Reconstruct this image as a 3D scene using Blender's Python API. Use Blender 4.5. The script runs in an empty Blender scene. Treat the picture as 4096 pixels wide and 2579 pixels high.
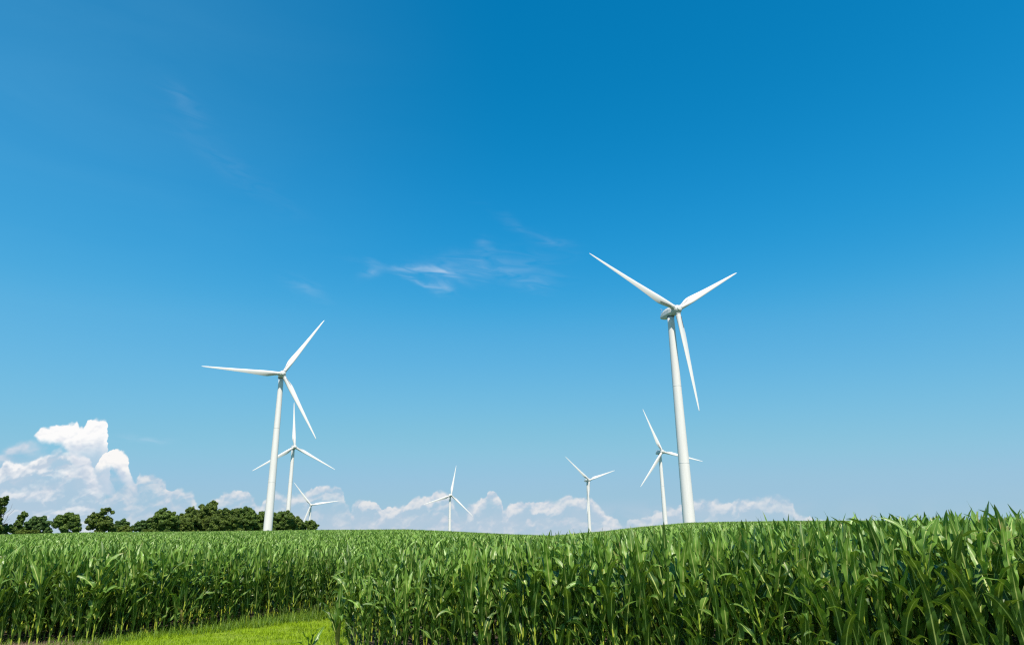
import bpy, math, random
import numpy as np
from mathutils import Matrix, Vector

scene = bpy.context.scene
COL = scene.collection
rad = math.radians
random.seed(7)
RNG = np.random.default_rng(11)

# ------------------------------------------------------------------ basics
EYE = 1.75                                   # height of the photographer's eye over the grass
SUN_AZ, SUN_EL = rad(171.0), rad(58.0)       # clockwise from +Y; high and just behind the camera


def tag(o, label=None, cat=None, group=None, kind=None):
    for k, v in (('label', label), ('category', cat), ('group', group), ('kind', kind)):
        if v:
            o[k] = v
    return o


def link(o, parent=None):
    COL.objects.link(o)
    if parent is not None:
        o.parent = parent
    return o


def empty(name, loc, rz=0.0):
    o = bpy.data.objects.new(name, None)
    o.empty_display_size = 0.3
    o.location = loc
    o.rotation_euler = (0, 0, rz)
    return link(o)


def np_mesh(name, V, F, mats, mat_idx=None, uv=None, tint=None, smooth=True):
    """Mesh from numpy arrays; F is (n,4) quads, a triangle repeats no vertex and is passed as (n,3)."""
    me = bpy.data.meshes.new(name)
    V = np.ascontiguousarray(V, dtype=np.float32)
    F = np.ascontiguousarray(F, dtype=np.int32)
    n, k = F.shape
    me.vertices.add(len(V))
    me.vertices.foreach_set('co', V.ravel())
    me.loops.add(n * k)
    me.loops.foreach_set('vertex_index', F.ravel())
    me.polygons.add(n)
    me.polygons.foreach_set('loop_start', np.arange(0, n * k, k, dtype=np.int32))
    me.polygons.foreach_set('loop_total', np.full(n, k, dtype=np.int32))
    if mat_idx is not None:
        me.polygons.foreach_set('material_index', np.ascontiguousarray(mat_idx, dtype=np.int32))
    me.polygons.foreach_set('use_smooth', np.full(n, smooth, dtype=bool))
    if uv is not None:
        lay = me.uv_layers.new(name='leaf_uv')
        lay.data.foreach_set('uv', np.ascontiguousarray(uv[F.ravel()], dtype=np.float32).ravel())
    if tint is not None:
        at = me.attributes.new('tint', 'FLOAT', 'POINT')
        at.data.foreach_set('value', np.ascontiguousarray(tint, dtype=np.float32))
    for m in mats:
        me.materials.append(m)
    me.update(calc_edges=True)
    return me


def mesh_obj(name, V, F, mat, parent=None, smooth=True):
    me = bpy.data.meshes.new(name)
    me.from_pydata([tuple(v) for v in V], [], [tuple(f) for f in F])
    me.materials.append(mat)
    me.polygons.foreach_set('use_smooth', [smooth] * len(me.polygons))
    me.update()
    return link(bpy.data.objects.new(name, me), parent)


class NB:
    """small node-building helper"""
    def __init__(self, nt):
        self.nt = nt

    def n(self, t, **kw):
        nd = self.nt.nodes.new(t)
        for k, v in kw.items():
            setattr(nd, k, v)
        return nd

    def l(self, a, b):
        self.nt.links.new(a, b)

    def put(self, sock, v):
        if isinstance(v, bpy.types.NodeSocket):
            self.l(v, sock)
        else:
            sock.default_value = v

    def m(self, op, a, b=0.0, c=0.0, clamp=False):
        nd = self.n('ShaderNodeMath', operation=op, use_clamp=clamp)
        for i, v in enumerate((a, b, c)):
            self.put(nd.inputs[i], v)
        return nd.outputs[0]

    def rng(self, v, a, b, c=0.0, d=1.0, smooth=False):
        nd = self.n('ShaderNodeMapRange', interpolation_type='SMOOTHSTEP' if smooth else 'LINEAR')
        for i, x in enumerate((v, a, b, c, d)):
            self.put(nd.inputs[i], x)
        return nd.outputs[0]

    def mix(self, f, a, b):
        nd = self.n('ShaderNodeMix', data_type='RGBA')
        self.put(nd.inputs[0], f)
        self.put(nd.inputs[6], a)
        self.put(nd.inputs[7], b)
        return nd.outputs[2]

    def noise(self, vec, scale, detail=3.0, rough=0.55, dist=0.0, dim='3D'):
        nd = self.n('ShaderNodeTexNoise', noise_dimensions=dim)
        if vec is not None:
            self.l(vec, nd.inputs['Vector'])
        nd.inputs['Scale'].default_value = scale
        nd.inputs['Detail'].default_value = detail
        nd.inputs['Roughness'].default_value = rough
        nd.inputs['Distortion'].default_value = dist
        return nd.outputs[0]

    def xyz(self, x, y, z=0.0):
        nd = self.n('ShaderNodeCombineXYZ')
        for i, v in enumerate((x, y, z)):
            self.put(nd.inputs[i], v)
        return nd.outputs[0]


def material(name):
    m = bpy.data.materials.new(name)
    m.use_nodes = True
    nb = NB(m.node_tree)
    return m, nb, m.node_tree.nodes['Principled BSDF'], m.node_tree.nodes['Material Output']


def rgb(r, g, b):
    return (r, g, b, 1.0)


# ------------------------------------------------------------------ materials
def leaf_material(name, dark, light, trans, rib, rough=0.42, trans_amt=0.3, stripes=True, sheen=0.5):
    m, nb, bs, out = material(name)
    uvn = nb.n('ShaderNodeUVMap', uv_map='leaf_uv')
    sep = nb.n('ShaderNodeSeparateXYZ')
    nb.l(uvn.outputs[0], sep.inputs[0])
    u, v = sep.outputs[0], sep.outputs[1]
    tint = nb.n('ShaderNodeAttribute', attribute_name='tint').outputs['Fac']
    oi = nb.n('ShaderNodeObjectInfo').outputs['Random']
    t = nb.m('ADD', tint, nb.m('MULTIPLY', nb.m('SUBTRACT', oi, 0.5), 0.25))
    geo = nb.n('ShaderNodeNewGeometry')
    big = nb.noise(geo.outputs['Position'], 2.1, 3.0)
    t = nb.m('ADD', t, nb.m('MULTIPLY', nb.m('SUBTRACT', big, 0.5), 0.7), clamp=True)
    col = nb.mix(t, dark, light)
    au = nb.m('ABSOLUTE', nb.m('SUBTRACT', u, 0.5))
    if stripes:
        wv = nb.m('SINE', nb.m('MULTIPLY', u, 75.0))
        col = nb.mix(nb.rng(wv, -1, 1, 0.0, 0.16), col, light)
        ribf = nb.m('MULTIPLY', nb.rng(au, 0.035, 0.075, 1.0, 0.0), nb.rng(v, 0.55, 1.0, 1.0, 0.15))
        col = nb.mix(ribf, col, rib)
    if stripes:                                                         # withered lower leaves, browned tips
        old = nb.m('MAXIMUM', nb.rng(tint, 1.3, 1.5), nb.m('MULTIPLY', nb.rng(v, .86, 1.0), nb.rng(big, .5, .62)))
        col = nb.mix(old, col, rgb(.36, .30, .10))
    nb.l(col, bs.inputs['Base Color'])
    nb.put(bs.inputs['Roughness'], nb.rng(nb.noise(geo.outputs['Position'], 40.0, 2.0), 0.3, 0.7, rough - 0.1, rough + 0.12))
    bs.inputs['Specular IOR Level'].default_value = sheen
    tr = nb.n('ShaderNodeBsdfTranslucent')
    nb.l(nb.mix(0.5, col, trans), tr.inputs[0])
    mx = nb.n('ShaderNodeMixShader')
    mx.inputs[0].default_value = trans_amt
    nb.l(bs.outputs[0], mx.inputs[1])
    nb.l(tr.outputs[0], mx.inputs[2])
    nb.l(mx.outputs[0], out.inputs[0])
    return m


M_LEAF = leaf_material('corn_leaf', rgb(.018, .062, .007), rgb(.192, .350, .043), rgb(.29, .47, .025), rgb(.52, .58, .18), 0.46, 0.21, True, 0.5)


def plain_material(name, c1, c2, scale, rough=0.6, detail=4.0, bump=0.0, spec=0.4):
    m, nb, bs, out = material(name)
    geo = nb.n('ShaderNodeTexCoord').outputs['Object']
    f = nb.noise(geo, scale, detail, 0.6)
    nb.l(nb.mix(nb.rng(f, 0.3, 0.7), c1, c2), bs.inputs['Base Color'])
    bs.inputs['Roughness'].default_value = rough
    bs.inputs['Specular IOR Level'].default_value = spec
    if bump:
        bp = nb.n('ShaderNodeBump')
        bp.inputs['Strength'].default_value = bump
        nb.l(f, bp.inputs['Height'])
        nb.l(bp.outputs[0], bs.inputs['Normal'])
    return m


M_STALK = plain_material('corn_stalk', rgb(.24, .33, .030), rgb(.42, .46, .05), 9.0, 0.5)
M_TASSEL = plain_material('corn_tassel', rgb(.32, .23, .10), rgb(.42, .36, .14), 30.0, 0.8)
M_GRASS = leaf_material('lawn_grass', rgb(.18, .30, .004), rgb(.36, .50, .012), rgb(.42, .60, .012), rgb(.2, .3, .05), 0.5, 0.3, False, 0.3)
M_WEED = leaf_material('verge_weeds', rgb(.055, .13, .012), rgb(.20, .30, .028), rgb(.28, .42, .03), rgb(.2, .3, .05), 0.5, 0.3, False, 0.3)
M_DRY = leaf_material('dead_grass', rgb(.22, .15, .085), rgb(.40, .30, .19), rgb(.4, .3, .15), rgb(.3, .2, .1), 0.7, 0.2, False, 0.2)
M_BARK = plain_material('tree_bark', rgb(.055, .042, .032), rgb(.13, .10, .08), 1.5, 0.9, 5.0, 0.5)


def crown_material(name, dark, light):
    m, nb, bs, out = material(name)
    tint = nb.n('ShaderNodeAttribute', attribute_name='tint').outputs['Fac']
    geo = nb.n('ShaderNodeNewGeometry')
    big = nb.noise(geo.outputs['Position'], 0.45, 2.0)
    t = nb.m('ADD', nb.m('MULTIPLY', tint, 0.7), nb.m('MULTIPLY', nb.m('SUBTRACT', big, 0.4), 1.1), clamp=True)
    col = nb.mix(t, dark, light)
    nb.l(col, bs.inputs['Base Color'])
    bs.inputs['Roughness'].default_value = 0.55
    bs.inputs['Specular IOR Level'].default_value = 0.3
    tr = nb.n('ShaderNodeBsdfTranslucent')
    nb.l(col, tr.inputs[0])
    mx = nb.n('ShaderNodeMixShader')
    mx.inputs[0].default_value = 0.2
    nb.l(bs.outputs[0], mx.inputs[1])
    nb.l(tr.outputs[0], mx.inputs[2])
    nb.l(mx.outputs[0], out.inputs[0])
    return m


M_CROWN = crown_material('crown_dark_green', rgb(.026, .064, .010), rgb(.185, .280, .042))
M_CROWN_OLIVE = crown_material('crown_olive', rgb(.030, .064, .010), rgb(.190, .260, .038))
M_CROWN_BLUE = crown_material('crown_cool_green', rgb(.028, .070, .016), rgb(.145, .250, .058))
M_BUSH = crown_material('bush_light_green', rgb(.06, .10, .012), rgb(.17, .22, .024))


def white_paint(name, base, dirt, rough):
    m, nb, bs, out = material(name)
    tc = nb.n('ShaderNodeTexCoord').outputs['Object']
    mp = nb.n('ShaderNodeMapping')
    mp.inputs['Scale'].default_value = (1.6, 1.6, 0.12)
    nb.l(tc, mp.inputs[0])
    streak = nb.noise(mp.outputs[0], 1.0, 4.0, 0.6)
    nb.l(nb.mix(nb.rng(streak, 0.4, 0.8), base, dirt), bs.inputs['Base Color'])
    bs.inputs['Roughness'].default_value = rough
    bs.inputs['Specular IOR Level'].default_value = 0.4
    return m


M_TOWER = white_paint('tower_paint', rgb(.76, .73, .70), rgb(.69, .66, .625), 0.5)
M_BLADE = white_paint('blade_gelcoat', rgb(.70, .68, .655), rgb(.64, .62, .595), 0.38)
M_NACELLE = white_paint('nacelle_shell', rgb(.68, .68, .67), rgb(.60, .60, .58), 0.45)
M_HUB = white_paint('hub_shell', rgb(.62, .61, .58), rgb(.55, .54, .51), 0.42)
M_SEAM = plain_material('weld_seam', rgb(.58, .59, .58), rgb(.64, .65, .63), 3.0, 0.6)
M_DARK = plain_material('dark_rubber', rgb(.07, .07, .07), rgb(.12, .12, .12), 3.0, 0.7)
M_STEEL = plain_material('galvanised_steel', rgb(.25, .27, .29), rgb(.36, .38, .40), 4.0, 0.45)

# ------------------------------------------------------------------ terrain
R_CREST = 130.0
CANOPY = 1.55
# bearing (deg, clockwise from +Y) -> elevation of the field's skyline as seen from the road
_CB = np.array([-180, -90, -50, -36.1, -31.4, -25.2, -19.4, -16.0, -9.0, -5.3, -0.4, 3.0, 5.8, 7.1, 9.8, 11.8, 13.8, 16.4, 20.4, 25.4, 35.6, 50, 90, 180.])
_CE = np.array([0, .3, .6, .65, .74, .73, .73, .75, .66, .47, .17, .02, .21, .28, .53, .66, .78, .79, .77, .69, .50, .35, .1, 0])


def smooth01(t):
    t = np.clip(t, 0, 1)
    return t * t * (3 - 2 * t)


BUMPS = []


def ground_z(x, y):
    x = np.asarray(x, float)
    y = np.asarray(y, float)
    r = np.hypot(x, y) + 1e-6
    b = np.degrees(np.arctan2(x, y))
    zc = EYE + R_CREST * np.tan(np.radians(np.interp(b, _CB, _CE))) - CANOPY
    t = np.clip((r - 26.0) / (R_CREST - 26.0), 0, 1)
    prof = t * (1.35 - 0.35 * t * t) * smooth01((r - 24) / 16.0)      # flat close by, then the field tilts up to its crest
    z = zc * np.clip(prof, 0, 1)
    # on the left the near rows end at a shallow swale and the far slope starts beyond it
    sw = smooth01((-b - 7.0) / 9.0) * smooth01((b + 120) / 40.0)
    t2 = np.clip((r - 44.0) / (R_CREST - 44.0), 0, 1)
    z2 = zc * t2 * (1.25 - .25 * t2 * t2) - 0.95 * np.exp(-((r - 37.0) / 13.0) ** 2) * smooth01((r - 19) / 8.0)
    z = z * (1 - sw) + z2 * sw
    left = smooth01((-b - 9.0) / 6.0) * smooth01((b + 100) / 20.0)
    d = np.maximum(r - R_CREST - 6.0, 0.0)
    fall = left * (0.004 * np.minimum(d, 320) + 0.05 * np.maximum(d - 320, 0)) + (1 - left) * 0.036 * d
    z = z - np.minimum(fall, 38.0)
    for bx, by, h, s in BUMPS:
        z = z + h * np.exp(-((x - bx) ** 2 + (y - by) ** 2) / (2 * s * s))
    return z


# hub centre, yaw of the rotor normal (0 = facing -Y, positive turns to +X), phase of the first blade, rotor tilt
TURBINES = [
    ('wind_turbine', (60.1, 233.4, 79.6), 23.3, 58.2, 7.9, 'tallest white wind turbine, standing at the crest behind the tall corn, grey nacelle showing'),
    ('wind_turbine', (-119.2, 341.1, 84.0), 25.3, 31.0, 7.1, 'large white wind turbine in front of the dark trees, one blade level to the left'),
    ('wind_turbine', (-180.1, 559.4, 74.9), 32.5, 117.1, 8.7, 'white wind turbine just behind the large left one, one blade straight up'),
    ('wind_turbine', (-273.1, 935.9, 46.7), 21.4, 81.1, 5.2, 'smallest white wind turbine, half hidden behind the right end of the tree row'),
    ('wind_turbine', (-79.4, 869.2, 52.6), 25.3, 12.3, 7.0, 'distant white wind turbine standing alone before puffy clouds near the field centre'),
    ('wind_turbine', (84.2, 780.0, 61.5), 26.8, 72.0, 6.5, 'distant white wind turbine with its lowest blade hanging in front of its tower'),
    ('wind_turbine', (122.8, 566.9, 67.1), 19.6, 100.9, 7.7, 'white wind turbine whose right blade passes behind the tallest tower'),
]
HUB_H, OVERHANG = 80.0, 4.1
for nm, P, yaw, ph, tilt, lab in TURBINES:
    nx, ny = math.sin(rad(yaw)), -math.cos(rad(yaw))
    bx, by = P[0] - OVERHANG * nx, P[1] - OVERHANG * ny
    BUMPS.append((bx, by, float(P[2] - HUB_H - ground_z(bx, by)), 45.0))

# field edges (two blocks of corn with a mown notch between them)
AL, BL = np.array([-7.9, 13.65]), np.array([-4.5, 18.0])
AR, BR = np.array([-2.62, 11.65]), np.array([6.4, 7.6])


def side(P, A, B):
    d = (B - A) / np.linalg.norm(B - A)
    return d[0] * (P[..., 1] - A[1]) - d[1] * (P[..., 0] - A[0])


OL = np.array([-16.0, 12.9])                                            # beyond AL the edge turns along the road


def left_depth(P):
    """how far a point lies inside the left block, measured from its bent front edge"""
    return np.minimum(side(P, AL, BL), side(P, OL, AL))


def in_left(P):
    return left_depth(P) > 0


def in_right(P):
    return (side(P, AR, BR) > 0) & (side(P, AR, np.array([-4.3, 18.2])) < 0)


def make_ground():
    rr = np.concatenate([np.linspace(0, 20, 21), np.linspace(21, 60, 40), np.geomspace(62, 400, 90), np.geomspace(410, 1500, 50), np.geomspace(1600, 9000, 16)])
    nb_ = 288
    th = np.linspace(0, 2 * np.pi, nb_, endpoint=False)
    Rm, T = np.meshgrid(rr, th, indexing='ij')
    X, Y = Rm * np.sin(T), Rm * np.cos(T)
    Z = ground_z(X, Y)
    V = np.stack([X, Y, Z], -1).reshape(-1, 3)
    i = np.arange(len(rr) - 1)[:, None] * nb_
    j = np.arange(nb_)[None, :]
    j2 = (j + 1) % nb_
    F = np.stack([i + j, i + nb_ + j, i + nb_ + j2, i + j2], -1).reshape(-1, 4)[:, ::-1]
    m, nb, bs, out = material('ground_soil')
    pos = nb.n('ShaderNodeNewGeometry').outputs['Position']
    sp = nb.n('ShaderNodeSeparateXYZ')
    nb.l(pos, sp.inputs[0])
    r = nb.m('SQRT', nb.m('ADD', nb.m('POWER', sp.outputs[0], 2.0), nb.m('POWER', sp.outputs[1], 2.0)))
    n1 = nb.noise(pos, 2.5, 6.0, 0.65)
    soil = nb.mix(nb.rng(n1, 0.35, 0.7), rgb(.030, .022, .013), rgb(.070, .052, .032))
    far = nb.mix(nb.rng(nb.noise(pos, 0.02, 4.0), 0.35, 0.65), rgb(.035, .075, .014), rgb(.075, .115, .030))
    nb.l(nb.mix(nb.rng(r, 125, 150), soil, far), bs.inputs['Base Color'])
    bs.inputs['Roughness'].default_value = 0.95
    bp = nb.n('ShaderNodeBump')
    bp.inputs['Strength'].default_value = 0.6
    bp.inputs['Distance'].default_value = 0.04
    nb.l(nb.noise(pos, 14.0, 5.0), bp.inputs['Height'])
    nb.l(bp.outputs[0], bs.inputs['Normal'])
    o = link(bpy.data.objects.new('ground', np_mesh('ground', V, F, [m])))
    tag(o, 'gently rolling farm ground under the corn and grass', kind='structure')


make_ground()


# ------------------------------------------------------------------ wind turbines
def lathe(profile, n=40):
    """profile: (radius, height) pairs about +Z, closed at both ends when radius is zero."""
    V, F = [], []
    for r, z in profile:
        for k in range(n):
            a = 2 * math.pi * k / n
            V.append((r * math.cos(a), r * math.sin(a), z))
    for i in range(len(profile) - 1):
        for k in range(n):
            k2 = (k + 1) % n
            F.append((i * n + k, i * n + k2, (i + 1) * n + k2, (i + 1) * n + k))
    F.append(tuple(reversed(range(n))))
    F.append(tuple(range((len(profile) - 1) * n, len(profile) * n)))
    return V, F


def tower_mesh():
    top = HUB_H - 1.5
    R = lambda z: 2.15 + (1.23 - 2.15) * (z / top)
    V, F = lathe([(R(0) + .02, -2.0), (R(0), 0)] + [(R(z), z) for z in np.linspace(2, top, 30)], 56)
    return V, F, R, top


TV, TF, TR, TTOP = tower_mesh()


def ring(z, r0, h):
    return lathe([(r0 - .05, z - h / 2), (r0 + .035, z - h / 2 + .02), (r0 + .035, z + h / 2 - .02), (r0 - .05, z + h / 2)], 56)


def blade_mesh():
    """Blade along +Z; +X is the leading edge, +Y is the upwind side."""
    st = [  # radius, chord, thickness ratio, twist deg, circle blend, leading edge offset
        (1.15, 1.85, 1.0, 20, 1.0, .925), (2.2, 1.85, 1.0, 20, 1.0, .925), (3.2, 1.92, .93, 19, .8, .93), (4.4, 2.20, .74, 18, .5, .95),
        (5.8, 2.60, .52, 16, .22, .98), (7.3, 2.88, .38, 14, .05, 1.0), (8.8, 2.90, .31, 12, 0, .99), (11, 2.68, .27, 9.5, 0, .93),
        (14, 2.34, .24, 7, 0, .83), (18, 1.95, .21, 4.8, 0, .70), (22, 1.62, .19, 3.2, 0, .58), (26, 1.33, .18, 2, 0, .48),
        (30, 1.06, .17, 1, 0, .38), (33.5, .82, .16, .4, 0, .30), (36, .62, .16, 0, 0, .23), (37.4, .44, .16, 0, 0, .17), (38.1, .26, .16, 0, 0, .10), (38.5, .08, .2, 0, 0, .03)]
    N = 28
    V, F = [], []
    for r, c, t, tw, cb, le in st:
        ct, sn = math.cos(rad(tw)), math.sin(rad(tw))
        for k in range(N):
            a = 2 * math.pi * k / N
            xn = 0.5 * (1 + math.cos(a))                   # 0 trailing .. 1 leading
            xc = 1 - xn
            yt = 5 * t * (0.2969 * math.sqrt(xc) - 0.126 * xc - 0.3516 * xc ** 2 + 0.2843 * xc ** 3 - 0.1036 * xc ** 4)
            ya = (yt if math.sin(a) >= 0 else -yt) * c + (0.02 * c * math.sin(math.pi * xc))
            yc = 0.5 * math.sin(a) * c * t
            x = le - (1 - xn) * c
            y = cb * yc + (1 - cb) * ya
            V.append((x * ct - y * sn * -0 + 0, 0, 0))
            V[-1] = (x * ct - y * sn, x * sn + y * ct, r)
    for i in range(len(st) - 1):
        for k in range(N):
            k2 = (k + 1) % N
            F.append((i * N + k, i * N + k2, (i + 1) * N + k2, (i + 1) * N + k))
    F.append(tuple(reversed(range(N))))
    F.append(tuple(range((len(st) - 1) * N, len(st) * N)))
    return V, F


BV, BF = blade_mesh()


def box(x0, x1, y0, y1, z0, z1):
    V = [(x, y, z) for x in (x0, x1) for y in (y0, y1) for z in (z0, z1)]
    F = [(0, 1, 3, 2), (4, 6, 7, 5), (0, 4, 5, 1), (2, 3, 7, 6), (0, 2, 6, 4), (1, 5, 7, 3)]
    return V, F


def join(parts):
    V, F = [], []
    for v, f in parts:
        b = len(V)
        V += v
        F += [tuple(i + b for i in q) for q in f]
    return V, F


def nacelle_mesh():
    """Axis along -Y (front, towards the hub) .. +Y (tail)."""
    st = [(-2.75, 1.18, -1.30, 1.25), (-2.0, 1.55, -1.62, 1.62), (-.9, 1.78, -1.80, 1.92), (1.4, 1.80, -1.80, 2.02), (3.4, 1.74, -1.62, 1.92), (5.0, 1.60, -1.32, 1.35), (6.2, 1.42, -.98, .72), (6.7, 1.22, -.72, .30)]
    V, F = [], []
    st = [(y * (.76 if y > 0 else 1.0), w * .86, zb * .86, zt * .86) for y, w, zb, zt in st]
    for y, w, zb, zt in st:
        h = zt - zb
        pts = [(-w * .62, zb), (w * .62, zb), (w, zb + h * .30), (w * .97, zt - h * .20), (w * .72, zt), (-w * .72, zt), (-w * .97, zt - h * .20), (-w, zb + h * .30)]
        V += [(px, y, pz) for px, pz in pts]
    n = 8
    for i in range(len(st) - 1):
        for k in range(n):
            k2 = (k + 1) % n
            F.append((i * n + k, i * n + k2, (i + 1) * n + k2, (i + 1) * n + k))
    F.append(tuple(reversed(range(n))))
    F.append(tuple(range((len(st) - 1) * n, len(st) * n)))
    return V, F


def rod(p, q, r, n=8):
    p, q = Vector(p), Vector(q)
    d = (q - p).normalized()
    a = d.orthogonal().normalized()
    b = d.cross(a)
    V = [tuple(c + (a * math.cos(2 * math.pi * k / n) + b * math.sin(2 * math.pi * k / n)) * r) for c in (p, q) for k in range(n)]
    F = [(k, (k + 1) % n, n + (k + 1) % n, n + k) for k in range(n)]
    F += [tuple(reversed(range(n))), tuple(range(n, 2 * n))]
    return V, F


def bevel(o, w, seg=2):
    md = o.modifiers.new('bevel', 'BEVEL')
    md.width = w
    md.segments = seg
    md.limit_method = 'ANGLE'
    md.angle_limit = rad(25)


def make_turbine():
    root = empty('wind_turbine', (0, 0, 0))
    tw = mesh_obj('tower', TV, TF, M_TOWER, root)
    for z in (25.5, 52.5):
        v, f = ring(z, TR(z), .16)
        mesh_obj('flange_ring', v, f, M_SEAM, tw)
    v, f = box(-.45, .45, -2.28, -2.05, .9, 3.0)
    mesh_obj('access_door', v, f, M_STEEL, tw, False)
    v, f = nacelle_mesh()
    nc = mesh_obj('nacelle', v, f, M_NACELLE, root, False)
    nc.location = (0, 0, HUB_H)
    bevel(nc, .10)
    v, f = join([box(-.85, .85, .2, 1.9, 1.66, 2.05), box(-.6, .6, 1.9, 2.6, 1.58, 1.84)])
    rh = mesh_obj('roof_hood', v, f, M_HUB, nc, False)
    bevel(rh, .12)
    v, f = lathe([(1.26, -1.72), (1.34, -1.55), (1.34, -1.25)], 32)
    mesh_obj('yaw_collar', v, f, M_DARK, nc)
    v, f = join([rod((-.7, 3.9, .8), (-.7, 3.9, 2.9), .05), rod((.7, 3.9, .8), (.7, 3.9, 2.9), .05), rod((-1.1, 3.9, 2.7), (1.1, 3.9, 2.7), .045),
                 rod((-1.0, 3.9, 2.7), (-1.0, 3.9, 3.15), .10), rod((1.0, 3.9, 2.7), (1.0, 3.9, 3.15), .10), rod((-.7, 4.6, .4), (-.7, 4.6, 2.1), .05), rod((-.7, 4.6, 1.9), (.3, 4.6, 1.9), .045), rod((.3, 4.6, .4), (.3, 4.6, 2.1), .05)])
    mesh_obj('weather_mast', v, f, M_STEEL, nc)
    # hub: spinner turned about its own +Z, then laid along the rotor axis
    v, f = lathe([(1.05, -1.75), (1.45, -1.6), (1.62, -1.0), (1.72, -.2), (1.66, .45), (1.42, 1.0), (1.08, 1.32), (.9, 1.42)], 40)
    hb = mesh_obj('hub', v, f, M_HUB, root)
    v, f = lathe([(.92, 1.30), (.96, 1.36), (.96, 1.58), (.90, 1.64), (.3, 1.68)], 36)
    mesh_obj('nose_cap', v, f, M_HUB, hb)
    return root, hb


PROTO, PROTO_HUB = make_turbine()


def blade_obj():
    b = mesh_obj('blade', BV, BF, M_BLADE, PROTO)
    v, f = lathe([(.93, 1.62), (1.03, 1.66), (1.03, 1.86), (.93, 1.90)], 36)
    mesh_obj('root_ring', v, f, M_SEAM, b)
    v, f = lathe([(.90, 1.905), (.955, 1.91), (.955, 1.99), (.90, 1.995)], 36)
    mesh_obj('root_seal', v, f, M_DARK, b)
    # spoiler strip standing on the upwind face near the root
    t = rad(17)
    d = Vector((-math.sin(t), math.cos(t), 0))
    V, F = [], []
    for r, xo, yo in ((2.9, -.34, .78), (5.0, -.62, .60), (7.2, -.92, .42)):
        p = Vector((xo, yo, r)) * 1.0
        p = Vector((xo * math.cos(t) - yo * math.sin(t), xo * math.sin(t) + yo * math.cos(t), r))
        e = Vector((math.cos(t), math.sin(t), 0)) * .05
        V += [tuple(p - e - d * .25), tuple(p + e - d * .25), tuple(p + e + d * .17), tuple(p - e + d * .17)]
    for i in range(2):
        for k in range(4):
            k2 = (k + 1) % 4
            F.append((i * 4 + k, i * 4 + k2, (i + 1) * 4 + k2, (i + 1) * 4 + k))
    F += [(3, 2, 1, 0), (8, 9, 10, 11)]
    mesh_obj('spoiler_strip', V, F, M_DARK, b, False)
    return b


BLADES = [blade_obj() for _ in range(3)]


def copy_tree(o, parent=None):
    c = o.copy()
    COL.objects.link(c)
    c.parent = parent
    for ch in list(o.children):
        copy_tree(ch, c)
    return c


def set_rotor(root, phase, tilt):
    """hub and blades of one turbine, local frame: rotor faces -Y."""
    axis = Vector((0, -math.cos(rad(tilt)), math.sin(rad(tilt))))       # upwind
    e1 = Vector((1, 0, 0))
    e2 = Vector((0, math.sin(rad(tilt)), math.cos(rad(tilt))))
    centre = Vector((0, -OVERHANG, HUB_H))
    k = 0
    for ch in root.children:
        nm = ch.name.split('.')[0]
        if nm == 'hub':
            ch.matrix_local = Matrix.Translation(centre) @ Matrix((e1, e2, axis)).transposed().to_4x4()
        elif nm == 'nacelle':
            ch.rotation_euler = (-rad(tilt) * .5, 0, 0)
        elif nm == 'blade':
            a = rad(phase + 120 * k)
            z = e1 * math.sin(a) + e2 * math.cos(a)
            x = e1 * math.cos(a) - e2 * math.sin(a)                     # clockwise seen from upwind
            y = axis
            # frame (x, y, z): x leading edge, y upwind, z along the blade
            ch.matrix_local = Matrix.Translation(centre) @ Matrix((x, y, z)).transposed().to_4x4()
            k += 1


ALL_T = [PROTO] + [copy_tree(PROTO) for _ in TURBINES[1:]]
for o, (nm, P, yaw, ph, tilt, lab) in zip(ALL_T, TURBINES):
    nx, ny = math.sin(rad(yaw)), -math.cos(rad(yaw))
    o.location = (P[0] - OVERHANG * nx, P[1] - OVERHANG * ny, P[2] - HUB_H)
    o.rotation_euler = (0, 0, rad(yaw))
    set_rotor(o, ph, tilt)
    tag(o, lab, 'wind turbine', 'wind turbines of the wind farm')


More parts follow.
